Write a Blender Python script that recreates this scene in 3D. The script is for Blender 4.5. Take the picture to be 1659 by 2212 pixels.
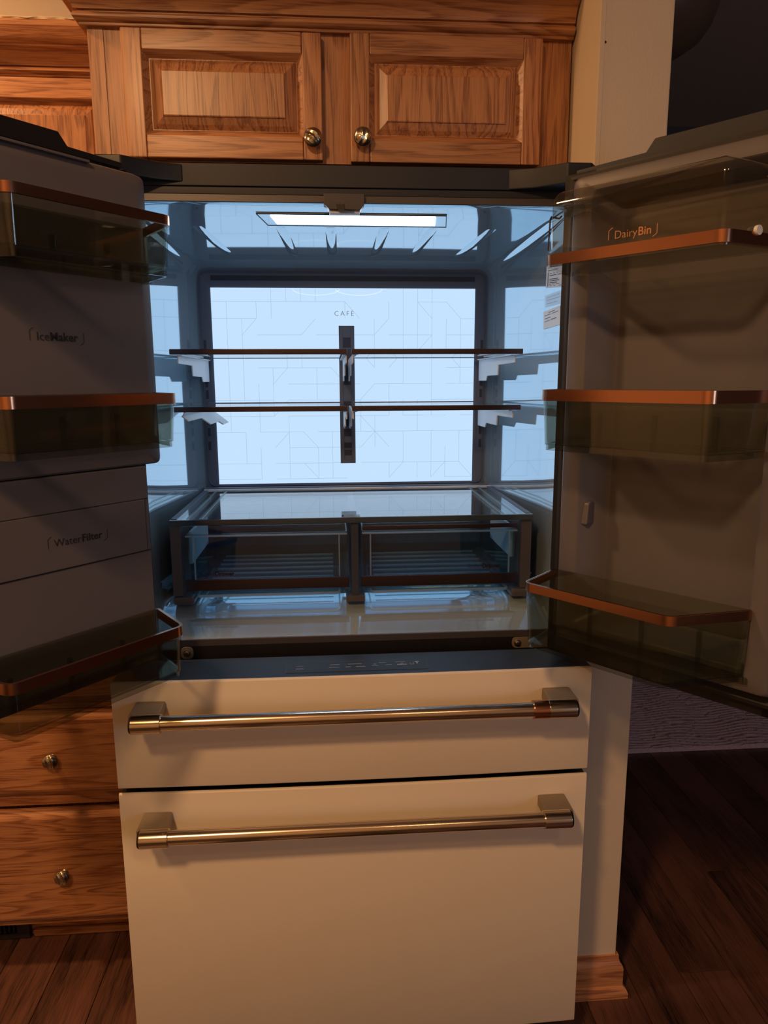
import bpy, math, random
from mathutils import Vector, Matrix
random.seed(7)
S = bpy.context.scene
for _o in list(bpy.data.objects): bpy.data.objects.remove(_o)
COL = S.collection

# ------------------------------------------------------------------ camera
YAW, PITCH, ROLL, FPX = .0724, .1827, -.0044, 1541.1
_cy, _sy, _cp, _sp = math.cos(YAW), math.sin(YAW), math.cos(PITCH), math.sin(PITCH)
_f = Vector((_sy*_cp, _cy*_cp, -_sp)); _r = Vector((_cy, -_sy, 0)); _u = _r.cross(_f)
_cr, _sr = math.cos(ROLL), math.sin(ROLL)
_r, _u = _cr*_r + _sr*_u, -_sr*_r + _cr*_u
cam = bpy.data.cameras.new('camera'); cam.sensor_fit = 'VERTICAL'; cam.sensor_height = 24
cam.lens = 24*FPX/2212; cam.clip_start = .02; cam.clip_end = 60
camo = bpy.data.objects.new('camera', cam); COL.objects.link(camo)
camo.matrix_world = Matrix(((_r.x, _u.x, -_f.x, -.0391), (_r.y, _u.y, -_f.y, -1.4085), (_r.z, _u.z, -_f.z, 1.4199), (0, 0, 0, 1)))
S.camera = camo

# ------------------------------------------------------------------ world, lamps, exposure
W = bpy.data.worlds.new('world'); S.world = W; W.use_nodes = True
W.node_tree.nodes['Background'].inputs[0].default_value = (1, .72, .5, 1)
W.node_tree.nodes['Background'].inputs[1].default_value = .02
WARM = (1, .54, .235)
def area(name, loc, target, power, size, col=WARM):
    l = bpy.data.lights.new(name, 'AREA'); l.shape = 'DISK'; l.size = size; l.energy = power; l.color = col
    o = bpy.data.objects.new(name, l); COL.objects.link(o); o.location = loc
    o.rotation_euler = (Vector(target)-Vector(loc)).to_track_quat('-Z', 'Y').to_euler()
    return o
area('ceiling_light_counter', (-1.45, -.12, 2.70), (-1.45, -.12, 0), 30, .22)
area('ceiling_light_room', (-.75, -1.9, 2.70), (-.75, -1.9, 0), 40, .25)
area('ceiling_light_rear', (.45, -2.3, 2.70), (.45, -2.3, 0), 5, .25)
area('cool_fill', (2.3, -3.3, 1.5), (.8, .7, .6), 11, 1.0, (.55, .74, 1))  # added cool fill to lift the dark door liners, not a real window
S.view_settings.view_transform = 'Standard'; S.view_settings.look = 'None'
S.view_settings.exposure = 0; S.view_settings.gamma = 1; S.view_settings.use_curve_mapping = False
S.cycles.transparent_max_bounces = 32; S.cycles.max_bounces = 10

# ------------------------------------------------------------------ materials
def newmat(n):
    m = bpy.data.materials.new(n); m.use_nodes = True
    return m, m.node_tree, m.node_tree.nodes['Principled BSDF']
def link(nt, a, b): nt.links.new(a, b)
def pmat(n, col, rough=.5, metal=0, noise=0, nscale=40, bump=0, coat=0, ior=1.5, spec=.5, bscale=300, aniso=None):
    m, nt, b = newmat(n)
    b.inputs['Base Color'].default_value = (*col, 1); b.inputs['Roughness'].default_value = rough
    b.inputs['Metallic'].default_value = metal; b.inputs['IOR'].default_value = ior
    b.inputs['Specular IOR Level'].default_value = spec; b.inputs['Coat Weight'].default_value = coat
    tc = nt.nodes.new('ShaderNodeTexCoord')
    src = tc.outputs['Object']
    if aniso:
        mp = nt.nodes.new('ShaderNodeMapping'); mp.inputs['Scale'].default_value = aniso
        link(nt, src, mp.inputs[0]); src = mp.outputs[0]
    if noise:
        nz = nt.nodes.new('ShaderNodeTexNoise'); nz.inputs['Scale'].default_value = nscale; nz.inputs['Detail'].default_value = 4
        link(nt, src, nz.inputs['Vector'])
        mr = nt.nodes.new('ShaderNodeMapRange'); mr.inputs['To Min'].default_value = 1-noise; mr.inputs['To Max'].default_value = 1+noise
        link(nt, nz.outputs[0], mr.inputs[0])
        mx = nt.nodes.new('ShaderNodeMix'); mx.data_type = 'RGBA'; mx.blend_type = 'MULTIPLY'; mx.inputs[0].default_value = 1
        mx.inputs[6].default_value = (*col, 1); link(nt, mr.outputs[0], mx.inputs[7]); link(nt, mx.outputs[2], b.inputs['Base Color'])
    if bump:
        nb = nt.nodes.new('ShaderNodeTexNoise'); nb.inputs['Scale'].default_value = bscale; nb.inputs['Detail'].default_value = 3
        link(nt, src, nb.inputs['Vector'])
        bp = nt.nodes.new('ShaderNodeBump'); bp.inputs['Strength'].default_value = bump; bp.inputs['Distance'].default_value = .002
        link(nt, nb.outputs[0], bp.inputs['Height']); link(nt, bp.outputs[0], b.inputs['Normal'])
    return m
def wood(n, axis, light, dark, rough=.38, ring=30, along=.085, contrast=(1.45, .28), mottle=.5, coat=.25, rings=11):
    """procedural plain-sawn grain; axis = direction the grain runs"""
    m, nt, b = newmat(n)
    tc = nt.nodes.new('ShaderNodeTexCoord'); oi = nt.nodes.new('ShaderNodeObjectInfo')
    off = nt.nodes.new('ShaderNodeVectorMath'); off.operation = 'SCALE'; off.inputs[0].default_value = (7.3, 3.1, 5.7)
    link(nt, oi.outputs['Random'], off.inputs['Scale'])
    ad = nt.nodes.new('ShaderNodeVectorMath'); ad.operation = 'ADD'
    link(nt, tc.outputs['Object'], ad.inputs[0]); link(nt, off.outputs[0], ad.inputs[1])
    sc = [1, 1, 1]; sc['xyz'.index(axis)] = along
    mp = nt.nodes.new('ShaderNodeMapping'); mp.inputs['Scale'].default_value = [s*ring for s in sc]
    link(nt, ad.outputs[0], mp.inputs[0])
    nz = nt.nodes.new('ShaderNodeTexNoise'); nz.inputs['Scale'].default_value = .55; nz.inputs['Detail'].default_value = 1.5; nz.inputs['Distortion'].default_value = .35
    link(nt, mp.outputs[0], nz.inputs['Vector'])
    mu = nt.nodes.new('ShaderNodeMath'); mu.operation = 'MULTIPLY'; mu.inputs[1].default_value = rings; link(nt, nz.outputs[0], mu.inputs[0])
    def math_(op, x, y=None, z=None):
        n_ = nt.nodes.new('ShaderNodeMath'); n_.operation = op
        for i_, v_ in enumerate((x, y, z)):
            if v_ is None: continue
            if hasattr(v_, 'default_value'): link(nt, v_, n_.inputs[i_])
            else: n_.inputs[i_].default_value = v_
        return n_.outputs[0]
    # growth rings: slow darkening towards late wood, then a quick return
    fr = math_('FRACT', mu.outputs[0])
    late = math_('MULTIPLY', math_('POWER', fr, 2.0), math_('SMOOTH_MIN', math_('MULTIPLY', math_('SUBTRACT', 1.0, fr), 6.0), 1.0, .2))
    # open pores: short dashes along the grain, denser in the dark bands
    sc2 = [430, 430, 430]; sc2['xyz'.index(axis)] = 16
    mp2 = nt.nodes.new('ShaderNodeMapping'); mp2.inputs['Scale'].default_value = sc2; link(nt, ad.outputs[0], mp2.inputs[0])
    n2 = nt.nodes.new('ShaderNodeTexNoise'); n2.inputs['Scale'].default_value = 1; n2.inputs['Detail'].default_value = 2; link(nt, mp2.outputs[0], n2.inputs['Vector'])
    dash = nt.nodes.new('ShaderNodeMapRange'); dash.inputs['From Min'].default_value = .42; dash.inputs['From Max'].default_value = .62; link(nt, n2.outputs[0], dash.inputs[0])
    sc3 = [9, 9, 9]; sc3['xyz'.index(axis)] = 1.5
    mp3 = nt.nodes.new('ShaderNodeMapping'); mp3.inputs['Scale'].default_value = sc3; link(nt, ad.outputs[0], mp3.inputs[0])
    n3 = nt.nodes.new('ShaderNodeTexNoise'); n3.inputs['Scale'].default_value = 1; n3.inputs['Detail'].default_value = 3; link(nt, mp3.outputs[0], n3.inputs['Vector'])
    band = math_('MULTIPLY', late, math_('MULTIPLY_ADD', dash.outputs[0], .6, .55))
    tot = math_('ADD', math_('MULTIPLY', band, contrast[0]), math_('MULTIPLY', dash.outputs[0], contrast[1]))
    tot = math_('ADD', tot, math_('MULTIPLY_ADD', n3.outputs[0], mottle, -mottle*.45))
    mr = nt.nodes.new('ShaderNodeMapRange'); link(nt, tot, mr.inputs[0])
    su = nt.nodes.new('ShaderNodeMath'); su.operation = 'MULTIPLY'; su.inputs[1].default_value = -1; link(nt, tot, su.inputs[0])
    mx = nt.nodes.new('ShaderNodeMix'); mx.data_type = 'RGBA'; mx.inputs[6].default_value = (*light, 1); mx.inputs[7].default_value = (*dark, 1)
    link(nt, mr.outputs[0], mx.inputs[0])
    hv = nt.nodes.new('ShaderNodeHueSaturation'); link(nt, mx.outputs[2], hv.inputs['Color'])
    rv = nt.nodes.new('ShaderNodeMapRange'); rv.inputs['To Min'].default_value = .88; rv.inputs['To Max'].default_value = 1.12
    link(nt, oi.outputs['Random'], rv.inputs[0]); link(nt, rv.outputs[0], hv.inputs['Value'])
    link(nt, hv.outputs[0], b.inputs['Base Color'])
    b.inputs['Roughness'].default_value = rough; b.inputs['Coat Weight'].default_value = coat; b.inputs['Coat Roughness'].default_value = .25
    bp = nt.nodes.new('ShaderNodeBump'); bp.inputs['Strength'].default_value = .12; bp.inputs['Distance'].default_value = .001
    link(nt, su.outputs[0], bp.inputs['Height']); link(nt, bp.outputs[0], b.inputs['Normal'])
    return m
def emis(n, col, st):
    m, nt, b = newmat(n); nt.nodes.remove(b)
    e = nt.nodes.new('ShaderNodeEmission'); e.inputs[0].default_value = (*col, 1); e.inputs[1].default_value = st
    link(nt, e.outputs[0], nt.nodes['Material Output'].inputs[0]); return m
def sheet(n, tint, ior=1.5, rough=.02, refl=1.0):
    """clear moulded plastic / glass sheet: tinted see-through plus fresnel gloss, per face"""
    m, nt, b = newmat(n); nt.nodes.remove(b)
    t = nt.nodes.new('ShaderNodeBsdfTransparent'); t.inputs[0].default_value = (*tint, 1)
    g = nt.nodes.new('ShaderNodeBsdfGlossy'); g.inputs['Roughness'].default_value = rough; g.inputs[0].default_value = (refl, refl, refl, 1)
    fr = nt.nodes.new('ShaderNodeFresnel'); fr.inputs[0].default_value = ior
    geo = nt.nodes.new('ShaderNodeNewGeometry')   # same fresnel seen from either side of the sheet
    mxi = nt.nodes.new('ShaderNodeMix'); mxi.data_type = 'FLOAT'; mxi.inputs[2].default_value = ior; mxi.inputs[3].default_value = 1/ior
    link(nt, geo.outputs['Backfacing'], mxi.inputs[0]); link(nt, mxi.outputs[0], fr.inputs[0])
    mx = nt.nodes.new('ShaderNodeMixShader'); link(nt, fr.outputs[0], mx.inputs[0]); link(nt, t.outputs[0], mx.inputs[1]); link(nt, g.outputs[0], mx.inputs[2])
    link(nt, mx.outputs[0], nt.nodes['Material Output'].inputs[0]); return m

OL, OD = (.52, .24, .105), (.255, .092, .036)
M = {}
M['oak_v'] = wood('oak_vertical_grain', 'z', OL, OD)
M['oak_h'] = wood('oak_horizontal_grain', 'x', OL, OD)
M['oak_y'] = wood('oak_side_grain', 'y', OL, OD)
M['white'] = pmat('matte_white_enamel', (.78, .695, .57), .42, noise=.02, nscale=8)
M['charcoal'] = pmat('charcoal_steel', (.008, .013, .028), .5, noise=.15, nscale=200)
M['black'] = pmat('black_plastic', (.010, .010, .012), .4)
M['black_top'] = pmat('black_satin_panel', (.026, .036, .052), .4, noise=.1, nscale=300, ior=1.7)
M['flange'] = pmat('brown_grey_flange', (.058, .054, .066), .4)
M['liner'] = pmat('glossy_grey_liner', (.58, .75, .86), .05, .75, bump=.012, bscale=9)
M['plate'] = pmat('matte_slate_plate', (.10, .12, .17), .5)
M['slot'] = pmat('dark_slot', (.025, .03, .05), .6)
M['led'] = emis('backlit_panel', (.56, .76, 1.0), 1.0)
M['led_line'] = emis('backlit_panel_engraving', (.40, .57, .80), .9)
M['lamp'] = emis('fridge_lamp_lens', (.80, .90, 1.0), 14)
M['glass'] = sheet('clear_shelf_glass', (.95, .98, .99))
M['clear'] = sheet('clear_drawer_plastic', (.77, .87, .92), ior=1.4)
M['smoke'] = sheet('smoked_bin_plastic', (.755, .765, .715), ior=1.55)
M['cover'] = sheet('clear_cover_plastic', (.86, .845, .785), ior=1.6, rough=.05)
M['copper'] = pmat('copper_trim', (.58, .265, .15), .2, 1, aniso=(20, 20, 400), noise=.05, nscale=3)
M['dtrim'] = pmat('dark_bronze_trim', (.075, .062, .085), .25, .9)
M['steel'] = pmat('brushed_bronze_steel', (.62, .52, .42), .2, 1, noise=.08, nscale=5, aniso=(3, 300, 300))
M['block'] = pmat('bead_blasted_bronze', (.34, .29, .23), .45, .6)
M['bracket'] = pmat('white_steel_bracket', (.70, .74, .80), .35)
M['doorliner'] = pmat('dark_door_liner', (.115, .108, .125), .42, noise=.08, nscale=6)
M['gasket'] = pmat('black_rubber_gasket', (.012, .012, .015), .6)
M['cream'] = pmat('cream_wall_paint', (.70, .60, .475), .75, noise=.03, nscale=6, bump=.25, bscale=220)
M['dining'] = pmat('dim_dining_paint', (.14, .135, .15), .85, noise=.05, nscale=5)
M['ceil'] = pmat('ceiling_paint', (.62, .55, .47), .9, bump=.3, bscale=120)
M['floor'] = wood('dark_floor_plank', 'y', (.135, .058, .041), (.024, .012, .010), rough=.33, ring=20, along=.09, contrast=(.5, .3), mottle=2.6, coat=.1, rings=6)
M['subfloor'] = pmat('dark_plank_joint', (.012, .008, .006), .8)
M['rug'] = pmat('plum_brown_rug_wool', (.62, .47, .57), .95, noise=.3, nscale=120, bump=.8, bscale=500)
M['label'] = pmat('white_label', (.75, .80, .84), .4)
M['ink'] = pmat('label_ink', (.05, .06, .08), .6)
M['logo'] = pmat('dark_logo_print', (.03, .035, .05), .5)
M['mark'] = pmat('dark_door_print', (.016, .015, .015), .5)
M['copper_ink'] = pmat('copper_print', (.62, .30, .17), .35, .6)
M['icon'] = pmat('grey_icon_print', (.42, .44, .48), .5)
M['brass'] = pmat('antique_brass', (.46, .40, .31), .26, 1, noise=.1, nscale=60)
M['vent'] = pmat('dark_bronze_register', (.035, .03, .032), .45, .4)
M['bowl'] = pmat('unlit_amber_glass_bowl', (.20, .13, .085), .35)
M['counter'] = pmat('speckled_laminate_counter', (.32, .25, .18), .35, noise=.4, nscale=160)
M['bolt'] = pmat('zinc_bolt', (.5, .48, .46), .3, 1)
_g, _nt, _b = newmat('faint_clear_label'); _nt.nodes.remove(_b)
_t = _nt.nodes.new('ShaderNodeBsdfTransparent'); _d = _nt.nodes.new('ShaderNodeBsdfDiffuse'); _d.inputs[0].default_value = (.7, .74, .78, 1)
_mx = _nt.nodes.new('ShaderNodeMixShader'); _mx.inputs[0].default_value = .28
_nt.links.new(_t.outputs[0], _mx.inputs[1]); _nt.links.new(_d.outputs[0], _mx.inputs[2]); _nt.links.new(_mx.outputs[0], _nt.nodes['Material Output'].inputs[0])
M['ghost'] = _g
# pale translucent mix stands in for the glow of light along plastic edges
_g, _nt, _b = newmat('painted_edge_glow'); _nt.nodes.remove(_b)
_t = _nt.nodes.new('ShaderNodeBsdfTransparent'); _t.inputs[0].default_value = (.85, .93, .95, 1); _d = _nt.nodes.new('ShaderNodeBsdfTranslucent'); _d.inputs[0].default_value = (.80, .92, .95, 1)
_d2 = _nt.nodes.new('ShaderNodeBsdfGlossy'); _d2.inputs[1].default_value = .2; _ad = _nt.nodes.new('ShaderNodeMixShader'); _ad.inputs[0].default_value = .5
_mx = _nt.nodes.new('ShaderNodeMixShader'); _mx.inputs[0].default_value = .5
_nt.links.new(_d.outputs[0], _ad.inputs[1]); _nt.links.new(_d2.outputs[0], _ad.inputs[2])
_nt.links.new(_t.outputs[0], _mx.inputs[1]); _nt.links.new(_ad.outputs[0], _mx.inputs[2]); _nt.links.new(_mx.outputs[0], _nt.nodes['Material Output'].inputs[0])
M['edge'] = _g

# ------------------------------------------------------------------ mesh helpers
class MB:
    def __init__(s, T=None): s.v = []; s.f = []; s.T = T
    def add(s, vs, fs):
        b = len(s.v)
        s.v += [tuple(s.T(*p)) if s.T else tuple(p) for p in vs]
        s.f += [tuple(i+b for i in f) for f in fs]; return s
    def box(s, x0, x1, y0, y1, z0, z1):
        x0, x1 = min(x0, x1), max(x0, x1); y0, y1 = min(y0, y1), max(y0, y1); z0, z1 = min(z0, z1), max(z0, z1)
        return s.add([(x, y, z) for z in (z0, z1) for y in (y0, y1) for x in (x0, x1)],
                     [(0, 2, 3, 1), (4, 5, 7, 6), (0, 1, 5, 4), (2, 6, 7, 3), (0, 4, 6, 2), (1, 3, 7, 5)])
    def quad(s, *p): return s.add(p, [tuple(range(len(p)))])
    def prism(s, pts, h0, h1, ax='z'):
        """polygon pts extruded along ax between h0 and h1"""
        def mk(p, h): return {'z': (p[0], p[1], h), 'x': (h, p[0], p[1]), 'y': (p[0], h, p[1])}[ax]
        n = len(pts)
        return s.add([mk(p, h0) for p in pts]+[mk(p, h1) for p in pts],
                     [tuple(range(n))[::-1], tuple(range(n, 2*n))]+[(i, (i+1) % n, n+(i+1) % n, n+i) for i in range(n)])
    def cyl(s, p0, p1, r, n=20, r1=None):
        p0, p1 = Vector(p0), Vector(p1); d = (p1-p0).normalized(); a = d.orthogonal().normalized(); b = d.cross(a)
        r1 = r if r1 is None else r1
        R = [(math.cos(2*math.pi*i/n), math.sin(2*math.pi*i/n)) for i in range(n)]
        return s.add([p0+(a*c+b*e)*r for c, e in R]+[p1+(a*c+b*e)*r1 for c, e in R],
                     [tuple(range(n))[::-1], tuple(range(n, 2*n))]+[(i, (i+1) % n, n+(i+1) % n, n+i) for i in range(n)])
    def tube(s, pts, r, n=8):
        for a, b in zip(pts, pts[1:]): s.cyl(a, b, r, n)
        return s
    def loft(s, secs, close=True):
        n = len(secs[0]); vs = [p for q in secs for p in q]; fs = []
        for k in range(len(secs)-1):
            for i in range(n if close else n-1):
                j = (i+1) % n; fs.append((k*n+i, k*n+j, (k+1)*n+j, (k+1)*n+i))
        return s.add(vs, fs)
    def tray(s, out, z0, z1, t=.003, draft=0.):
        """open-topped thin walled tray on a convex plan outline (a,b)"""
        low = offs(out, -draft); inn = offs(out, -t); inl = offs(out, -t-draft); n = len(out)
        vs = [(*p, z0) for p in low]+[(*p, z1) for p in out]+[(*p, z1) for p in inn]+[(*p, z0+t) for p in inl]
        fs = [tuple(range(n))[::-1], tuple(range(3*n, 4*n))]
        for k in range(3):
            for i in range(n):
                j = (i+1) % n; fs.append((k*n+i, k*n+j, (k+1)*n+j, (k+1)*n+i))
        return s.add(vs, fs)
    def band(s, out, z0, z1, grow=.0015, t=.004, rng=None):
        """strip following a plan outline; rng = indices of the outline that carry it (open), else closed"""
        o = offs(out, grow); q = offs(out, grow-t); ids = rng or list(range(len(out)))
        n = len(ids)
        vs = [(*o[i], z0) for i in ids]+[(*o[i], z1) for i in ids]+[(*q[i], z1) for i in ids]+[(*q[i], z0) for i in ids]
        fs = []
        for k in range(4):
            for i in range(n if rng is None else n-1):
                j = (i+1) % n; fs.append((k*n+i, k*n+j, ((k+1) % 4)*n+j, ((k+1) % 4)*n+i))
        if rng: fs += [(0, n, 2*n, 3*n), (n-1, 4*n-1, 3*n-1, 2*n-1)]
        return s.add(vs, fs)
    def build(s, name, mat, parent=None, bevel=0, smooth=False, label=None, seg=2):
        me = bpy.data.meshes.new(name)
        o0 = ORG.get(parent.name, Vector()) if parent else Vector()
        me.from_pydata([tuple(Vector(p)-o0) for p in s.v], [], s.f); me.update()
        import bmesh
        bm = bmesh.new(); bm.from_mesh(me); bmesh.ops.recalc_face_normals(bm, faces=bm.faces)
        if bevel:
            es = [e for e in bm.edges if len(e.link_faces) == 2 and e.calc_face_angle(0) > .5]
            bmesh.ops.bevel(bm, geom=es, offset=bevel, segments=seg, affect='EDGES', profile=.5, clamp_overlap=True)
        bm.to_mesh(me); bm.free()
        me.materials.append(M[mat] if isinstance(mat, str) else mat)
        if smooth or bevel:
            for p in me.polygons: p.use_smooth = True
            me.set_sharp_from_angle(angle=math.radians(smooth if smooth and smooth is not True else 40))
        o = bpy.data.objects.new(name, me); COL.objects.link(o)
        if bevel:
            wn = o.modifiers.new('weighted_normals', 'WEIGHTED_NORMAL'); wn.keep_sharp = True; wn.weight = 80
        if parent: o.parent = parent; ORG[o.name] = o0
        else: ORG[o.name] = Vector()
        if label: o['label'] = label
        return o
ORG = {}
def offs(pts, d):
    """offset a convex polygon (either winding) outward by d"""
    n = len(pts); A = sum(pts[i][0]*pts[(i+1) % n][1]-pts[(i+1) % n][0]*pts[i][1] for i in range(n)); sg = 1 if A > 0 else -1
    res = []
    for i in range(n):
        p, q, r = Vector(pts[i-1]).to_2d(), Vector(pts[i]).to_2d(), Vector(pts[(i+1) % n]).to_2d()
        e1, e2 = (q-p).normalized(), (r-q).normalized()
        n1, n2 = Vector((e1.y, -e1.x))*sg, Vector((e2.y, -e2.x))*sg
        m = (n1+n2); m = m/max(m.dot(n1), .2) if m.length > 1e-6 else n1
        res.append((q.x+m.x*d, q.y+m.y*d))
    return res
def rpoly(pts, r, n=5):
    """round the corners of a polygon; r scalar or list"""
    out = []; k = len(pts); rs = r if isinstance(r, (list, tuple)) else [r]*k
    for i in range(k):
        p, q, s = Vector(pts[i-1]).to_2d(), Vector(pts[i]).to_2d(), Vector(pts[(i+1) % k]).to_2d()
        if rs[i] <= 0: out.append((q.x, q.y)); continue
        a, b = (p-q).normalized(), (s-q).normalized()
        P0, P1 = q+a*rs[i], q+b*rs[i]
        for j in range(n+1):
            t = j/n; w = P0*(1-t)**2+q*2*t*(1-t)+P1*t*t; out.append((w.x, w.y))
    return out
def thing(name, label, cat, loc, group=None):
    o = bpy.data.objects.new(name, None); COL.objects.link(o); o.location = loc; o.empty_display_size = .1
    o['label'] = label; o['category'] = cat; ORG[o.name] = Vector(loc)
    if group: o['group'] = group
    return o
def tag(o, label, cat, group=None):
    o['label'] = label; o['category'] = cat
    if group: o['group'] = group
    return o
def struct(o): o['kind'] = 'structure'; return o
def text(name, body, size, origin, ux, uy, mat, parent, bold=0, spacing=1.0, ext=.0003):
    """lettering lying in the plane spanned by ux (reading direction) and uy (up)"""
    c = bpy.data.curves.new(name, 'FONT'); c.body = body; c.size = size; c.extrude = ext; c.offset = bold; c.space_character = spacing
    c.align_x = 'LEFT'; c.resolution_u = 3
    t = bpy.data.objects.new('tmp', c); COL.objects.link(t)
    dg = bpy.context.evaluated_depsgraph_get(); me = bpy.data.meshes.new_from_object(t.evaluated_get(dg))
    bpy.data.objects.remove(t); bpy.data.curves.remove(c)
    o0 = ORG.get(parent.name, Vector()); ux, uy = Vector(ux).normalized(), Vector(uy).normalized(); uz = ux.cross(uy)
    w = 0
    for v in me.vertices:
        w = max(w, v.co.x); v.co = Vector(origin)-o0+ux*v.co.x+uy*v.co.y+uz*v.co.z
    me.materials.clear(); me.materials.append(M[mat]); me.name = name
    o = bpy.data.objects.new(name, me); COL.objects.link(o); o.parent = parent; ORG[o.name] = o0
    return o, w

# ================================================================== setting
floor = struct(MB().box(-3, 4, -3.4, 2.7, -.06, -.012).build('floor', 'subfloor'))
PL = {}
PW = .127
for i in range(-11, 20):
    x = i*PW + .02; st = (i*.437) % 1.22
    y = -1.0 - st
    while y < 2.68:
        y1 = min(y+1.22, 2.69); y0 = y
        if y1 > -.75 and (x < -.4 or x > .3 or y1 < .1):
            MB().box(x+.0008, x+PW-.0008, max(y0, -3.3)+.0008, y1-.0008, -.012, 0).build('plank', 'floor', floor, bevel=.0007, seg=1)
        y += 1.22
WALL_Y = .80
struct(MB().box(-3, .463, WALL_Y, WALL_Y+.1, 0, 2.75).build('wall_back', 'cream'))
wr = struct(MB().box(.463, .602, .0, WALL_Y, 0, 2.75).build('wall_right', 'cream', bevel=.004))
MB().cyl((.4735, .0005, 2.0274), (.4735, -.0008, 2.0274), .0022, 12).build('nail_hole', 'black', wr)
MB().box(.463, .4725, -.0012, .001, .1, 2.74).build('corner_bead', 'cream', wr, bevel=.0006)
struct(MB().box(-3.1, -3, -3.4, 2.7, 0, 2.75).build('wall_left', 'cream'))
struct(MB().box(-3.1, 4.1, -3.5, -3.4, 0, 2.75).build('wall_front', 'cream'))
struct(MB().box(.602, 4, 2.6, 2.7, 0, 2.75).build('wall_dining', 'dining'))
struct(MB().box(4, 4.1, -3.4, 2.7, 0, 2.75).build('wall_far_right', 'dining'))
struct(MB().box(-3.1, 4.1, -3.5, 2.7, 2.75, 2.85).build('ceiling', 'ceil'))
# baseboard round the wall end
prof = [(0, 0), (.024, 0), (.0245, .012), (.020, .022), (.014, .026), (.014, .070), (.012, .078), (.007, .084), (.005, .092), (.005, .1), (0, .1)]
def wrap(d, z): return [(.463-d, .06, z), (.463-d, -d, z), (.602+d, -d, z), (.602+d, .8, z)]
mb = MB(); secs = [wrap(d, z) for d, z in prof]
mb.loft(secs, close=False)
struct(mb.build('baseboard_right', 'oak_h', smooth=30))

# ================================================================== rug
rug = []
nx, ny = 230, 290; RX0, RX1, RY0, RY1 = .72, 2.75, 1.05, 2.45
fs = []
def hash2(i, j):
    v = math.sin(i*127.1+j*311.7)*43758.5453; return v-math.floor(v)
for j in range(ny+1):
    for i in range(nx+1):
        x = RX0+(RX1-RX0)*i/nx; y = RY0+(RY1-RY0)*j/ny
        ph = y/.0215 + .5*math.sin(x*7+y*4)+.45*math.sin(x*21-y*9)+.55*hash2(int(x/.06+.7*math.sin(y*40)), int(y/.043))
        h = .008+.0095*(math.sin(ph*2*math.pi)*.5+.5)**.7+.0015*hash2(i, j)
        if i in (0, nx) or j in (0, ny): h = .001
        rug.append((x, y, h))
for j in range(ny):
    for i in range(nx):
        a = j*(nx+1)+i; fs.append((a, a+1, a+nx+2, a+nx+1))
mb = MB(); mb.add(rug, fs)
tag(mb.build('rug', 'rug', smooth=True), 'plum brown ribbed wool rug on the dark plank floor beyond the wall end', 'rug')

# ================================================================== dining ceiling lamp (unlit)
lamp = thing('ceiling_lamp', 'unlit amber glass bowl lamp hanging in the dark room beyond the wall', 'lamp', (1.08, 1.2, 2.75))
pr = [(0, 2.495), (.05, 2.497), (.10, 2.512), (.15, 2.545), (.18, 2.585), (.197, 2.63), (.2, 2.65), (.19, 2.65), (.17, 2.60), (.13, 2.55), (.05, 2.51), (0, 2.508)]
mb = MB(); mb.loft([[(1.08+r*math.cos(a*math.pi/16), 1.2+r*math.sin(a*math.pi/16), z) for a in range(32)] for r, z in pr])
mb.build('glass_bowl', 'bowl', lamp, smooth=True)
MB().cyl((1.08, 1.2, 2.50), (1.08, 1.2, 2.75), .008).build('stem', 'vent', lamp, smooth=True)
MB().cyl((1.08, 1.2, 2.72), (1.08, 1.2, 2.75), .06, 28).build('canopy', 'vent', lamp, smooth=True)
MB().cyl((1.08, 1.2, 2.478), (1.08, 1.2, 2.498), .009, 14, .016).build('finial', 'vent', lamp, smooth=True)

# ================================================================== cabinets
def knob(c, parent, swirl, name='knob'):
    """mushroom knob pulled out toward -y from point c on the face; swirl = ridge angle"""
    cx, cy, cz = c; prof = []
    R = .0185
    st = MB().cyl((cx, cy, cz), (cx, cy-.014, cz), .0065, 16, .0085)
    st.cyl((cx, cy+.0005, cz), (cx, cy-.003, cz), .010, 16, .0085)
    n, k = 36, 10; secs = []
    for i in range(k+1):
        t = i/k; r = R*math.cos(t*math.pi/2)**.8 if i < k else .0004; dep = .016+.010*math.sin(t*math.pi/2)
        ring = []
        for a in range(n):
            x, z = r*math.cos(2*math.pi*a/n), r*math.sin(2*math.pi*a/n)
            s = (x*math.cos(swirl)+z*math.sin(swirl))/R; q = (-x*math.sin(swirl)+z*math.cos(swirl))/R
            rid = abs(((s+.28*q*q+.1)*1.7) % 1-.5)*2
            ring.append((cx+x, cy-dep-.0022*rid*(1 if i else 0), cz+z))
        secs.append(ring)
    back = [(cx+.0085*math.cos(2*math.pi*a/n), cy-.012, cz+.0085*math.sin(2*math.pi*a/n)) for a in range(n)]
    st.loft([back]+secs); st.add(secs[-1], [tuple(range(n))])
    return st.build(name, 'brass', parent, smooth=28)

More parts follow.
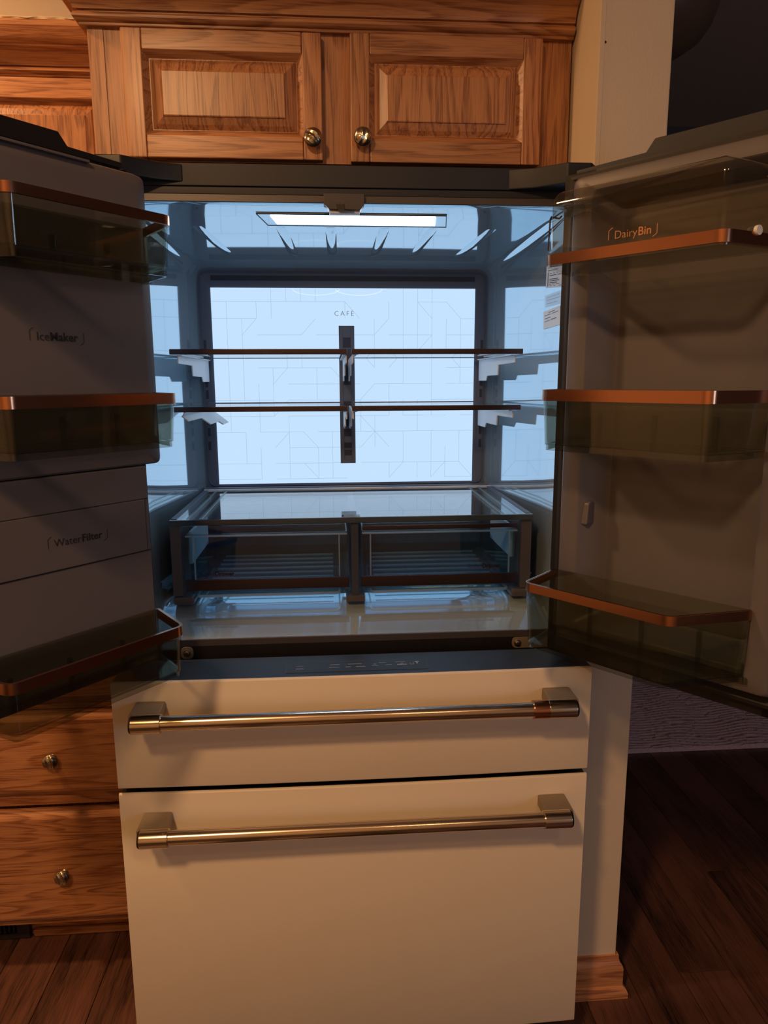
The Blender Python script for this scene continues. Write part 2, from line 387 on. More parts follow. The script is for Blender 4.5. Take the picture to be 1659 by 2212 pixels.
def raised_door(parent, x0, x1, z0, z1, yf, knob_at=None, swirl=0, sw=.0385, rt=.039, rb=.043, th=.02):
    """frame-and-panel oak door: part 'door' (the panel) with stiles, rails and knob as its sub-parts"""
    ix0, ix1, iz0, iz1 = x0+sw, x1-sw, z0+rb, z1-rt
    def ring(d, y): return [(ix0+d, y, iz0+d), (ix1-d, y, iz0+d), (ix1-d, y, iz1-d), (ix0+d, y, iz1-d)]
    mb = MB(); bw = .034
    secs = [ring(-.006, yf+th-.003), ring(-.006, yf+.0128), ring(.012, yf+.0128), ring(bw*.6, yf+.008), ring(bw, yf+.0045), ring(bw, yf+.002), ring(bw+.002, yf+.0015)]
    mb.loft(secs); mb.add(secs[-1], [(0, 1, 2, 3)]); mb.add(secs[0], [(3, 2, 1, 0)])
    d = mb.build('door', 'oak_v', parent)
    def member(nm, ax0, ax1, az0, az1, inner, mat):
        # board with a small chamfer on outer edge and a sloped sticking on the inner edge
        b = MB(); b.box(ax0, ax1, yf, yf+th, az0, az1); b.build(nm, mat, d, bevel=.0028, seg=2)
    member('stile', x0, ix0, z0, z1, 1, 'oak_v'); member('stile', ix1, x1, z0, z1, -1, 'oak_v')
    member('rail', ix0, ix1, iz1, z1, 0, 'oak_h'); member('rail', ix0, ix1, z0, iz0, 0, 'oak_h')
    # sticking: bevelled lip all round the opening
    lip = MB(); s1 = [(ix0-.001, yf+.001, iz0-.001), (ix1+.001, yf+.001, iz0-.001), (ix1+.001, yf+.001, iz1+.001), (ix0-.001, yf+.001, iz1+.001)]
    s2 = ring(.0105, yf+.0127); s3 = ring(.0105, yf+.014); s4 = ring(-.002, yf+.013)
    lip.loft([s1, s2, s3, s4]); lip.build('bead', 'oak_h', d)
    if knob_at: knob((knob_at[0], yf, knob_at[1]), d, swirl)
    return d
def crown(parent, x0, x1, yf, zb, prof, miter_left, yback):
    secs = []
    for d, z in prof:
        ln = [(x1, yf-d, zb+z)]
        ln = ([(x0-d, yback, zb+z), (x0-d, yf-d, zb+z)] if miter_left else [(x0, yf-d, zb+z)])+ln
        secs.append(ln)
    mb = MB(); mb.loft(secs, close=False)
    return mb.build('crown_molding', 'oak_h', parent, smooth=25)
CROWN = [(0, -.004), (.010, -.004), (.0108, -.0025), (.0108, .001), (.013, .0015), (.0175, .004), (.0205, .008), (.0205, .0125), (.018, .0165), (.013, .0175), (.013, .0205), (.0185, .0215), (.0195, .0265), (.0225, .034), (.028, .042), (.036, .049), (.046, .055), (.05, .057), (.05, .061), (.056, .063), (.062, .07), (.066, .08), (.068, .095), (.07, .1), (.07, .115), (0, .115)]

# --- cabinet above the refrigerator
CF = .15
wc = thing('wall_cabinet', 'oak cabinet with two raised-panel doors directly above the refrigerator', 'cabinet', (-.02, .45, 1.85))
CX0, CX1, CZ0, CZ1 = -.4965, .459, 1.8525, 2.10
mb = MB(); mb.box(CX0, CX0+.016, CF+.019, WALL_Y-.002, CZ0, CZ1+.08).box(CX1-.016, CX1, CF+.019, WALL_Y-.002, CZ0, CZ1+.08)
mb.box(CX0+.016, CX1-.016, CF+.019, WALL_Y-.002, CZ0+.012, CZ0+.028).box(CX0+.016, CX1-.016, CF+.019, WALL_Y-.002, CZ1, CZ1+.015)
mb.build('body', 'oak_y', wc)
MB().box(CX0, -.466, CF, CF+.019, CZ0, CZ1+.06).build('filler_strip', 'oak_v', wc, bevel=.001)
MB().box(-.466, -.416, CF+.001, CF+.019, CZ0, CZ1+.06).build('face_stile', 'oak_v', wc, bevel=.0006)
MB().box(-.060, .022, CF+.001, CF+.019, CZ0, CZ1+.06).build('face_stile', 'oak_v', wc, bevel=.0006)
MB().box(.380, CX1, CF+.001, CF+.019, CZ0, CZ1+.06).build('face_stile', 'oak_v', wc, bevel=.0006)
for a, b in ((-.416, -.060), (.022, .380)):
    MB().box(a, b, CF+.002, CF+.019, CZ0, CZ0+.03).build('face_rail', 'oak_h', wc); MB().box(a, b, CF+.002, CF+.019, 2.07, CZ1+.06).build('face_rail', 'oak_h', wc)
raised_door(wc, -.4295, -.0465, 1.8535, 2.0855, .129, (-.0657, 1.8905), .9)
raised_door(wc, .009, .3945, 1.8515, 2.087, .129, (.0328, 1.8935), -.25)
crown(wc, CX0, CX1, CF, 2.0945, CROWN, True, WALL_Y-.002)

# --- wall cabinet to the left, set back
lc = thing('wall_cabinet', 'shallower oak wall cabinet at the upper left, set back behind the open door', 'cabinet', (-.95, .65, 1.40))
LF = .47
mb = MB(); mb.box(-1.60, -.500, LF+.019, WALL_Y-.002, 1.40, 2.14); mb.build('body', 'oak_y', lc)
MB().box(-1.60, -.500, LF, LF+.019, 1.40, 1.43).build('face_rail', 'oak_h', lc); MB().box(-1.60, -.500, LF, LF+.019, 2.09, 2.14).build('face_rail', 'oak_h', lc)
for x in (-1.60, -1.07, -.54): MB().box(x, x+.04, LF, LF+.019, 1.43, 2.09).build('face_stile', 'oak_v', lc)
raised_door(lc, -1.055, -.515, 1.41, 2.113, LF-.02, None, 0, sw=.055, rt=.045, rb=.05)
raised_door(lc, -1.59, -1.062, 1.41, 2.113, LF-.02, None, 0, sw=.055, rt=.045, rb=.05)
LCR = [(d*1.0, z*.80) for d, z in CROWN]
crown(lc, -1.60, -.498, LF-.004, 2.119, LCR, False, 0)
mb = MB(); N = 160; secs = []
for i in range(N+1):
    x = -1.58+(1.58-.5)*i/N; w = .0022*math.sin(i*.9)+.0018*math.sin(i*.37+1)
    secs.append([(x, LF-.070+w*.4, 2.210), (x, LF-.073+w, 2.215+w), (x, LF-.060+w, 2.2225+w*.8), (x, LF-.02, 2.2225), (x, LF-.02, 2.2105)])
mb.loft(secs); mb.build('cornice_bead', 'cream', lc, smooth=50)

# --- base cabinet with drawers on the left
BF = .19
bc = thing('base_cabinet', 'oak base cabinet with a stack of drawers left of the refrigerator', 'cabinet', (-.97, .5, 0))
mb = MB(); mb.box(-1.45, -.497, BF+.02, WALL_Y-.002, .108, .868); mb.build('body', 'oak_y', bc)
for x0, x1, nm in ((-.94, -.90, 0), (-.515, -.497, 0), (-1.45, -1.41, 0)): MB().box(x0, x1, BF+.002, BF+.02, .108, .868).build('face_stile', 'oak_v', bc)
for z in (.108, .4285, .672, .84):
    for a, b in ((-.90, -.515), (-1.41, -.94)): MB().box(a, b, BF+.003, BF+.02, z, z+.028).build('face_rail', 'oak_h', bc)
def drawer_front(x0, x1, z0, z1, kx, kz, sw):
    e = .018; yb, yf = BF, BF-.02
    def rg(d, y): return [(x0+d, y, z0+d), (x1-d, y, z0+d), (x1-d, y, z1-d), (x0+d, y, z1-d)]
    secs = [rg(0, yb), rg(0, yb-.006), rg(.002, yb-.0085), rg(.005, yb-.0095), rg(.0055, yb-.0115), rg(.010, yb-.0155), rg(.016, yb-.0188), rg(.020, yf)]
    mb = MB(); mb.loft(secs); mb.add(secs[-1], [(0, 1, 2, 3)]); mb.add(secs[0], [(3, 2, 1, 0)])
    d = mb.build('drawer', 'oak_h', bc, smooth=20)
    if kx is not None: knob((kx, yf, kz), d, sw)
drawer_front(-.912, -.499, .124, .4235, -.697, .2605, .25)
drawer_front(-.912, -.499, .4615, .672, -.6985, .560, .1)
drawer_front(-.912, -.499, .692, .848, -.70, .77, .5)
drawer_front(-1.425, -.928, .124, .4235, -1.17, .2605, .25); drawer_front(-1.425, -.928, .4615, .672, -1.17, .560, .4); drawer_front(-1.425, -.928, .692, .848, -1.17, .77, .4)
MB().box(-1.45, -.497, .288, .300, .002, .108).build('toe_kick', 'oak_h', bc)
MB().box(-.835, -.497, .276, .288, .001, .022).build('shoe_molding', 'oak_h', bc, bevel=.005)
ct = MB().box(-1.47, -.497, .165, WALL_Y-.002, .87, .908)
tag(ct.build('countertop', 'counter', bevel=.004), 'brown speckled countertop on the left base cabinet, behind the open door', 'countertop')
vg = thing('vent_register', 'dark metal toe-kick vent under the left drawers beside the floor', 'vent', (-1.0, .28, 0))
MB().box(-1.16, -.84, .270, .287, .004, .018).box(-1.16, -.84, .270, .287, .085, .100).box(-1.16, -1.13, .270, .287, .018, .085).box(-.872, -.84, .270, .287, .018, .085).build('frame', 'vent', vg, bevel=.002)
MB().box(-1.13, -.872, .284, .2875, .018, .085).build('backing', 'black', vg)
for i in range(22):
    x = -1.124+i*.0115; MB().box(x, x+.0035, .274, .284, .018, .085).build('slat', 'vent', vg)

# ================================================================== refrigerator
F = thing('refrigerator', 'cream four-door refrigerator standing open, backlit shelves inside and dark door liners', 'refrigerator', (0, .3, 0))
HW = .4525
mb = MB(); mb.box(-HW, -HW+.012, .004, .70, .02, 1.80).box(HW-.012, HW, .004, .70, .02, 1.80).box(-HW+.012, HW-.012, .688, .70, .02, 1.80)
mb.box(-HW+.012, HW-.012, .03, .688, 1.785, 1.80).box(-HW+.012, HW-.012, .004, .688, .02, .06)
mb.build('cabinet_shell', 'charcoal', F)
# front faces round the opening
mb = MB(); mb.box(-HW, HW, -.003, .03, 1.7695, 1.8085)
mb.build('top_rail', 'charcoal', F, bevel=.002)
MB().box(-HW, HW, .001, .03, 1.7565, 1.7695).build('top_rail_step', 'charcoal', F, bevel=.001)
MB().box(-HW, -.4245, .001, .012, .905, 1.757).build('side_frame', 'charcoal', F); MB().box(.4245, HW, .001, .012, .905, 1.757).build('side_frame', 'charcoal', F)
MB().box(-HW, HW, .000, .012, .70, .888).build('mullion_face', 'black', F)
# --- liner
def rrect(hw, zt, zb, y, r, rb=None, n=6):
    p = rpoly([(-hw, zb), (hw, zb), (hw, zt), (-hw, zt)], [rb or r, rb or r, r, r], n)
    return [(x, y, z) for x, z in p]
secs = [rrect(.4235, 1.7425, .9020, .0, .012), rrect(.4225, 1.7415, .9035, .003, .012), rrect(.4215, 1.740, .9065, .012, .014), rrect(.416, 1.735, .945, .078, .022), rrect(.4145, 1.734, .9505, .098, .025),
        rrect(.405, 1.725, .952, .22, .03), rrect(.3935, 1.714, .952, .36, .034), rrect(.386, 1.7075, .952, .455, .036), rrect(.383, 1.7045, .953, .475, .036), rrect(.377, 1.700, .956, .490, .034), rrect(.3735, 1.6985, .96, .498, .03)]
mb = MB(); mb.loft(secs)
liner = mb.build('liner', 'liner', F, smooth=60)
fl0 = [rrect(.4255, 1.7445, .8885, -.0005, .012), rrect(.4245, 1.7435, .901, -.0025, .012), rrect(.4235, 1.7425, .902, .0, .012)]
mb = MB(); mb.loft([[(p[0]*1.003, .002, p[2]+(.011 if p[2] > 1.5 else -.001)) for p in fl0[0]], [(p[0]*1.003, -.0015, p[2]+(.011 if p[2] > 1.5 else -.001)) for p in fl0[0]], [(p[0], -.0025, p[2]) for p in fl0[1]], fl0[2]])
mb.build('liner_flange', 'flange', F, smooth=40)
# ceiling ribs and side rails moulded into the liner
def zt_at(y): return 1.7345-(y-.09)*.0755
for x, dx in ((-.27, -.035), (-.12, -.016), (-.03, -.004), (.07, .008), (.16, .02), (.27, .035)):
    mb = MB(); secs = []
    for k in range(9):
        y = .15+.24*k/8; h = .0035*math.sin(math.pi*k/8)**.6; c = x+dx*(1-k/8); z = zt_at(y)
        secs.append([(c-.012, y, z+.001), (c-.008, y, z-h), (c+.008, y, z-h), (c+.012, y, z+.001)])
    mb.loft(secs, close=False); mb.build('ceiling_rib', 'liner', liner, smooth=60)
# back plate
YB = .4975
mb = MB(); mb.box(-.3735, .3735, YB, YB+.004, .957, 1.6985); plate = mb.build('back_plate', 'plate', F)
def outline_ring(hw, zt, zb, y, t, r):
    a = [(x, y, z) for x, z in rpoly([(-hw, zb), (hw, zb), (hw, zt), (-hw, zt)], r)]
    b = [(x, y-.004, z) for x, z in rpoly([(-hw+t, zb+t), (hw-t, zb+t), (hw-t, zt-t), (-hw+t, zt-t)], r*.8)]
    return a, b
a, b = outline_ring(.370, 1.694, 1.14, YB, .005, .028)
c = [(p[0], YB, p[2]) for p in outline_ring(.364, 1.688, 1.146, YB, .005, .024)[0]]
mb = MB(); mb.loft([a, b, c]); mb.build('edge_bead', 'plate', plate, smooth=40)
MB().box(-.3375, .3375, YB-.0015, YB, 1.670, 1.682).build('air_slot', 'slot', plate)
# lit panel and its engraved line pattern
PY = YB-.0025
MB().box(-.339, .339, PY, YB, 1.150, 1.652).build('light_panel', 'led', F)
lp = [o for o in COL.objects if o.name == 'light_panel'][0]
def strip(mb, p, q, w=.0009):
    p, q = Vector(p), Vector(q); d = (q-p).normalized(); nrm = Vector((-d.y, d.x))*w/2
    mb.add([(p.x+nrm.x, PY-.0004, p.y+nrm.y), (q.x+nrm.x, PY-.0004, q.y+nrm.y), (q.x-nrm.x, PY-.0004, q.y-nrm.y), (p.x-nrm.x, PY-.0004, p.y-nrm.y)], [(0, 1, 2, 3)])
rnd = random.Random(3); CW, CH = .0377, .0415; mb = MB()
X0, Z0 = -.339, 1.150; nc, nr = 18, 12
for r in range(nr+1):
    z = 1.150+.012+r*CH
    if z > 1.648: break
    c = 0
    while c < nc:
        L = rnd.choice((2, 3, 3, 4, 5)); e = min(c+L, nc)
        if rnd.random() < .74: strip(mb, (X0+c*CW, z), (min(X0+e*CW, .338), z))
        if e < nc and r < nr:
            dr = rnd.choice((-1, 1)); z2 = z+dr*CH
            if 1.151 < z2 < 1.651 and rnd.random() < .6: strip(mb, (X0+e*CW, z), (X0+(e+1)*CW, z2))
        c = e+rnd.choice((0, 1, 1))
for c in range(1, nc):
    r = 0; x = X0+c*CW
    while r < nr:
        L = rnd.choice((1, 1, 2, 3)); e = min(r+L, nr)
        if rnd.random() < .5: strip(mb, (x, 1.162+r*CH), (x, min(1.162+e*CH, 1.6515)))
        r = e
mb.build('engraved_line_pattern', 'led_line', lp)
mb = MB()
for cx in (-.073, .037):    # pale arcs near the top of the panel
    pts = [(cx+.060*math.cos(t), 1.6505-.016*math.sin(t)) for t in [math.pi*k/14 for k in range(15)]]
    for p, q in zip(pts, pts[1:]): strip(mb, p, q, .0015)
mb.build('arc_mark', emis('pale_arc', (.75, .9, 1), 1.05), lp)
text('brand_lettering', 'CAFÉ', .0172, (-.0275, PY-.0006, 1.5835), (1, 0, 0), (0, 0, 1), 'logo', lp, spacing=1.42, bold=-.0003)
# middle shelf track
tr = MB().box(-.0165, .0235, PY-.006, PY, 1.2025, 1.5585).build('shelf_track', 'plate', F, bevel=.0008)
for z0, z1 in ((1.5315, 1.551), (1.503, 1.529), (1.462, 1.4995), (1.408, 1.458), (1.372, 1.384), (1.345, 1.366), (1.30, 1.338), (1.274, 1.294), (1.243, 1.258), (1.2235, 1.2385)):
    MB().box(-.0065, .0135, PY-.0066, PY-.0058, z0, z1).build('slot', 'slot' if z1-z0 > .013 and z1 < 1.53 else 'plate', tr)
MB().box(-.0065, -.006, PY-.0068, PY-.0058, 1.21, 1.552).box(.0135, .0140, PY-.0068, PY-.0058, 1.21, 1.552).build('groove', 'slot', tr)
for sx in (-1, 1):
    st = MB().box(sx*.3495, sx*.367, YB-.002, YB, 1.23, 1.53).build('side_track', 'plate', F)
    for z in (1.512, 1.452, 1.415, 1.385, 1.352, 1.318, 1.288, 1.252):
        MB().box(sx*.3555, sx*.3625, YB-.0026, YB-.0018, z-.011, z+.011).build('slot', 'slot', st)
# ceiling lamp
def zc(y): return -(y-.13)*.0758
TC = lambda x, y, z: (x, y, z+zc(y))
lb = MB(TC); z0 = 1.7312
lb.prism([(-.176, .055), (.192, .055), (.203, .130), (-.160, .130)], z0-.002, z0+.010); lb.build('lamp_housing', 'liner', F, bevel=.001)
lh = [o for o in COL.objects if o.name == 'lamp_housing'][0]
lb = MB(TC); lb.prism([(-.150, .064), (.172, .064), (.178, .118), (-.141, .118)], z0-.0032, z0-.0018); lb.build('lens', 'lamp', lh)
mb = MB(TC); q = [(-.176, .055), (.192, .055), (.203, .130), (-.160, .130)]
mb.band(q, z0-.0028, z0-.001, .0008, .0012); mb.build('lamp_bezel', 'slot', lh)
# door-mullion catch
cb = MB(); cb.prism([(-.0465, 1.7575), (-.0465, 1.7385), (-.0435, 1.7380), (-.0365, 1.7300), (.0205, 1.7292), (.0275, 1.7380), (.0285, 1.7385), (.0285, 1.7575)], -.012, .012, 'y')
ctc = cb.build('mullion_catch', 'flange', F, bevel=.001)
hk = MB(); hk.prism([(-.0235, 1.7395), (-.018, 1.738), (-.0165, 1.7405), (-.0145, 1.738), (-.0085, 1.7395), (-.0085, 1.728), (.010, 1.7268), (.010, 1.7258), (-.017, 1.7268), (-.022, 1.7305)], -.0145, -.008, 'y'); hk.build('hook', 'black', ctc)
MB().box(-.036, .020, -.006, .010, 1.724, 1.7295).build('guide', 'bracket', ctc, bevel=.001)

# --- shelves: two levels, two halves each
SY0, SY1 = .104, .468
for lv, (zs, skew) in enumerate(((1.4785, 0), (1.3615, 1))):
    for sx0, sx1 in ((-.366, -.0045), (.0045, .366)):
        left = sx0 < 0
        y0 = SY0+(.006 if lv else 0)
        sh = MB().box(sx0+.004, sx1-.004, y0+.004, SY1, zs-.002, zs+.002).build('glass_shelf', 'glass', F)
        MB().box(sx0, sx1, y0, y0+.008, zs-.0055, zs+.0055).build('front_trim', 'dtrim', sh, bevel=.0012)
        MB().box(sx0+.012, sx1-.012, SY1-.004, SY1+.006, zs-.003, zs+.0035).build('rear_trim', 'plate', sh, bevel=.001)
        for xa in (sx0+.004, sx1-.014): MB().box(xa, xa+.010, y0+.008, SY1, zs-.0065, zs-.002).build('side_rail', 'clear', sh)
        xb = -.352 if left else .352
        z = zs-.008
        prof = [(.488, z), (y0+.012, z), (y0+.012, z-.015), (.266, z-.0165), (.270, z-.040), (.386, z-.041), (.397, z-.053), (.488, z-.053)]
        for xx in (xb, -.0065 if left else .0075):
            d = -1 if left else 1
            bb = MB(); bb.prism(prof, xx-.0013, xx+.0013, 'x')
            bb.box(xx-.0013, xx+(.0075 if xx != xb else .009)*(-d if xx == xb else -d)*(1 if xx == xb else -1), y0+.012, .47, z, z+.0018)
            if lv and left and xx == xb:   # this bracket has swung loose and hangs tilted
                t = math.radians(52); bb.v = [(xx+(px-xx)*math.cos(t)-(pz-z)*math.sin(t)+.006, py-.02, z+(px-xx)*math.sin(t)+(pz-z)*math.cos(t)-.006) for px, py, pz in bb.v]
            bk = bb.build('bracket', 'bracket', sh, bevel=.0004, seg=1)

# --- crisper: cover, supports, two drawers
GZ = 1.137
cv = MB().box(-.376, .386, .066, .486, GZ-.005, GZ).build('crisper_cover', 'glass', F)
MB().box(-.377, .387, .060, .067, GZ-.0115, GZ+.0005).build('front_edge', pmat('blue_black_edge', (.03, .05, .08), .15), cv, bevel=.001)
for xa, xb in ((-.376, -.364), (-.345, -.340), (-.318, -.312), (.374, .386), (.348, .353), (.322, .328)):
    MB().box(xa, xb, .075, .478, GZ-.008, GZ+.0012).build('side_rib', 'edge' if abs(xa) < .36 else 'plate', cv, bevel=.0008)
MB().box(-.376, .386, .474, .490, GZ-.006, GZ+.006).build('rear_trim', 'plate', cv, bevel=.001)
MB().box(-.376, .386, .466, .474, GZ-.002, GZ+.003).build('rear_lip', 'bracket', cv, bevel=.001)
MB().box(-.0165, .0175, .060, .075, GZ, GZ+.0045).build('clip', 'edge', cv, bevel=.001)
for sx in (-1, 1):
    x0, x1 = (-.3785, -.357) if sx < 0 else (.364, .387)
    sp = MB().box(x0, x1, .068, .47, .972, GZ-.006).build('crisper_support', 'flange', F, bevel=.002)
    fx0, fx1 = (-.3785, -.335) if sx < 0 else (.345, .387)
    MB().box(fx0, fx1, .064, .20, .953, .972).build('foot', 'flange', sp, bevel=.006)
cp = MB().box(-.002, .0135, .066, .47, .965, GZ-.006).build('crisper_divider', 'slot', F, bevel=.0015)
MB().box(-.014, .026, .062, .10, .953, .966).build('foot', 'flange', cp, bevel=.001)
for k, (x0, x1) in enumerate(((-.352, -.006), (.0175, .3605))):
    # tray: tapered clear bin with its front a little proud
    outl = rpoly([(x0+.008, .455), (x1-.008, .455), (x1-.004, .078), (x0+.004, .078)], .008, 3)
    mb = MB(); mb.tray(outl, .972, 1.104, .003, .006)
    dr = mb.build('crisper_drawer', 'clear', F, smooth=35)
    # front window with inset frame line
    mb = MB(); mb.box(x0, x1, .0705, .0745, 1.004, 1.122); mb.build('front_panel', 'clear', dr, bevel=.001)
    mb = MB(); mb.box(x0+.004, x1-.004, .069, .080, 1.099, 1.102).box(x0+.020, x0+.023, .069, .074, 1.008, 1.100).box(x1-.023, x1-.020, .069, .074, 1.008, 1.100)
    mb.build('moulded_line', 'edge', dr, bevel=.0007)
    MB().box(x0+.001, x1-.001, .0675, .0740, .9835, 1.0075).build('handle_strip', 'dtrim', dr, bevel=.0012)
    lo = rpoly([(x0+.020, .30), (x1-.020, .30), (x1-.020, .074), (x0+.020, .074)], .012, 4)
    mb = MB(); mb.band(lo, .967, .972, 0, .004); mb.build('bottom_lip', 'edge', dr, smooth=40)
    for j in range(8):
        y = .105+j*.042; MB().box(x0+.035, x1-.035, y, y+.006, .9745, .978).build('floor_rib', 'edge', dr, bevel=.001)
    MB().box(x0+.005, x1-.005, .452, .456, .99, 1.11).build('rear_panel', 'plate', dr)
    # white slide blocks on the outer side
    xs = x0+.006 if k == 0 else x1-.012
    MB().box(xs, xs+.006, .10, .30, 1.035, 1.105).build('slide', 'bracket', dr, bevel=.001)
    if k == 0:
        _, w = text('lettering', 'Sealed', .0125, (x0+.030, .0690, 1.0155), (1, 0, 0), (0, 0, 1), 'dtrim', dr, bold=-.0002)
        text('lettering', 'Drawer', .0125, (x0+.030+w+.001, .0690, 1.0155), (1, 0, 0), (0, 0, 1), 'dtrim', dr, bold=.0005)
    else:
        _, w = text('lettering', 'Sealed', .0125, (x1-.112, .0690, 1.020), (1, 0, 0), (0, 0, 1), 'dtrim', dr, bold=-.0002)
        text('lettering', 'Drawer', .0125, (x1-.112+w+.001, .0690, 1.020), (1, 0, 0), (0, 0, 1), 'dtrim', dr, bold=.0005)
        MB().box(x0+.004, x1-.004, .0685, .072, 1.108, 1.117).build('humidity_slide', 'dtrim', dr, bevel=.001)

# --- stickers on the right liner wall
def on_wall(y, z, off=.0012):
    pts = [(.0, .4235), (.012, .4215), (.078, .416), (.098, .4145), (.22, .405)]
    for (a, xa), (b, xb) in zip(pts, pts[1:]):
        if a <= y <= b: return (xa+(xb-xa)*(y-a)/(b-a)-off, y, z)
    return (.414, y, z)
def sticker(name, q, mat, lines, ink='ink'):
    (ay, az), (by, bz), (cy, cz), (dy, dz) = q   # TL TR BR BL
    def P(u, v, off):
        y = (ay*(1-u)+by*u)*(1-v)+(dy*(1-u)+cy*u)*v; z = (az*(1-u)+bz*u)*(1-v)+(dz*(1-u)+cz*u)*v
        return on_wall(y, z, off)
    mb = MB()
    n = 6; mb.loft([[P(i/n, 0, .0012) for i in range(n+1)], [P(i/n, 1, .0012) for i in range(n+1)]], close=False)
    s = mb.build(name, mat, F); s['kind'] = 'part' if False else ''
    del s['kind']
    if lines:
        mb = MB()
        for v, h, u0, u1 in lines: mb.quad(P(u0, v, .0016), P(u1, v, .0016), P(u1, v+h, .0016), P(u0, v+h, .0016))
        mb.build('print', ink, s)
    return s
L1 = [(.13, .03, .1, .5), (.24, .03, .1, .36), (.30, .006, .32, .93), (.385, .02, .2, .33), (.385, .02, .40, .5), (.385, .02, .56, .66), (.46, .03, .2, .58), (.46, .03, .62, .86), (.62, .03, .2, .68), (.69, .03, .2, .74), (.77, .03, .2, .63), (.84, .02, .2, .3), (.84, .02, .36, .5), (.84, .02, .56, .76), (.91, .02, .22, .34), (.91, .02, .44, .54), (.91, .02, .70, .96), (.10, .1, .76, .96), (.34, .6, .10, .135)]
sticker('rating_label', [(.1122, 1.6524), (.0148, 1.6475), (.0161, 1.5985), (.1131, 1.6075)], 'label', L1)
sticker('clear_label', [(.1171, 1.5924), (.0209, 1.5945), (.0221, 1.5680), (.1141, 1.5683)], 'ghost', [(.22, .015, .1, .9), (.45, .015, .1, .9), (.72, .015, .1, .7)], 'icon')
sticker('notice_label', [(.1207, 1.5602), (.0318, 1.5651), (.0293, 1.5279), (.1174, 1.5239)], 'label', [(.14, .03, .3, .7), (.25, .025, .08, .45), (.25, .025, .52, .9), (.42, .03, .08, .44), (.58, .025, .08, .4), (.56, .035, .46, .8)])

# --- freezer / convertible drawers
BOW = .0062; DY = -.1465
def bow_y(x): return DY-BOW*(1-(x/HW)**2)
def front_skin(z0, z1):
    n = 24; r = .0035; mb = MB(); secs = []
    zs = [(z0+r, DY+.009), (z0, DY+.007), (z0, DY+.004), (z0+.0012, DY+.0012), (z0+r, DY), (z1-r, DY), (z1-.0012, DY+.0012), (z1, DY+.004), (z1, DY+.0055), (z1-r, DY+.007)]
    for i in range(n+1):
        x = -HW+2*HW*i/n; xi = x; secs.append([(xi, y+bow_y(x)-DY, z) for z, y in zs])
    mb.loft(secs); mb.add(secs[0], [tuple(range(10))]); mb.add(secs[-1], [tuple(range(10))])
    return mb
drawers = []
for nm, z0, z1, hz, lab in (('drawer', .6625, .8765, .8235, 'upper cream drawer with bronze bar handle and copper ring'), ('drawer', .0797, .6525, .5985, 'lower cream freezer drawer with bronze bar handle')):
    d = front_skin(z0, z1).build(nm, 'white', F, smooth=40, label=lab); drawers.append(d)
    MB().box(-.4505, .4505, DY+.0048, -.048, z0+.003, z1-.002).build('drawer_core', 'black', d)
    for sx in (-1, 1):
        x0, x1 = sx*.354, sx*.408
        MB().box(x0, x1, DY-.002, -.206, hz-.008, hz+.0155).build('handle_mount', 'block', d, bevel=.003)
        MB().cyl((sx*.349, -.2085, hz), (sx*.4005, -.2085, hz), .0172, 32).build('handle_end', 'steel', d, bevel=.0012)
        MB().cyl((sx*.4005, -.2085, hz), (sx*.4035, -.2085, hz), .0168, 32, .0148).build('end_cap', 'black', d, smooth=True)
    MB().cyl((-.349, -.2085, hz), (.349, -.2085, hz), .0135, 28).build('handle_bar', 'steel', d, smooth=True)
d1, d2 = drawers
MB().cyl((.3205, -.2085, .8235), (.3492, -.2085, .8235), .0171, 32).build('handle_ring', 'copper', d1, bevel=.0008, label='copper ring on the bar handle')
text('ring_lettering', 'CAFÉ', .0068, (.3245, -.2085-.0174*math.cos(.6), .8235+.0174*math.sin(.6)-.002), (1, 0, 0), (0, math.sin(.6), math.cos(.6)), 'mark', d1, spacing=1.25)
# black top of upper drawer + touch panel
tp = MB(); n = 20
secs = []
for i in range(n+1):
    x = -HW+.002+(2*HW-.004)*i/n; yf = bow_y(x)+.0056; secs.append([(x, yf, .8766), (x, -.046, .8766), (x, -.046, .8740), (x, yf, .8740)])
tp.loft(secs); tp.add(secs[0], [(0, 1, 2, 3)]); tp.add(secs[-1], [(0, 1, 2, 3)])
tp = tp.build('drawer_top', 'black_top', d1)
z = .8774
cpn = MB(); cpn.prism([(-.1335, -.130), (.1385, -.130), (.1385, -.082), (-.1325, -.082)], .8769, z); cpn = cpn.build('touch_panel', 'black_top', F, bevel=.0003)
mb = MB().box(-.1335, .1385, -.0825, -.0818, z, z+.0003).box(-.1342, -.1330, -.130, -.082, z, z+.0003).box(.1382, .1392, -.130, -.082, z, z+.0003); mb.build('panel_edge', 'plate', cpn)
mb = MB()
for x0, x1, y, h in ((-.1145, -.1015, -.1005, .0015), (-.1155, -.1008, -.1135, .0030), (-.0505, -.0315, -.0985, .0022), (-.0525, -.0325, -.1110, .0022), (-.0155, .011, -.0975, .0022), (-.0205, -.0105, -.1105, .0020), (.000, .0175, -.1105, .0022), (.034, .039, -.1015, .0028), (.0300, .043, -.1095, .0018), (.0445, .058, -.0955, .0018), (.057, .069, -.1065, .0018), (.077, .097, -.0935, .002), (.0865, .0915, -.1005, .003), (.0795, .0985, -.107, .004)):
    mb.quad((x0, y-h/2, z+.0004), (x1, y-h/2, z+.0004), (x1, y+h/2, z+.0004), (x0, y+h/2, z+.0004))
mb.build('icon_print', 'icon', cpn)
text('icon_lettering', 'U', .013, (.104, -.1085, z+.0003), (1, 0, 0), (0, 1, 0), 'icon', cpn, bold=-.0003)
text('icon_lettering', 'T', .0145, (.1145, -.1045, z+.0003), (1, 0, 0), (0, 1, 0), 'label', cpn)  # white tone imitates light reflected off the icons
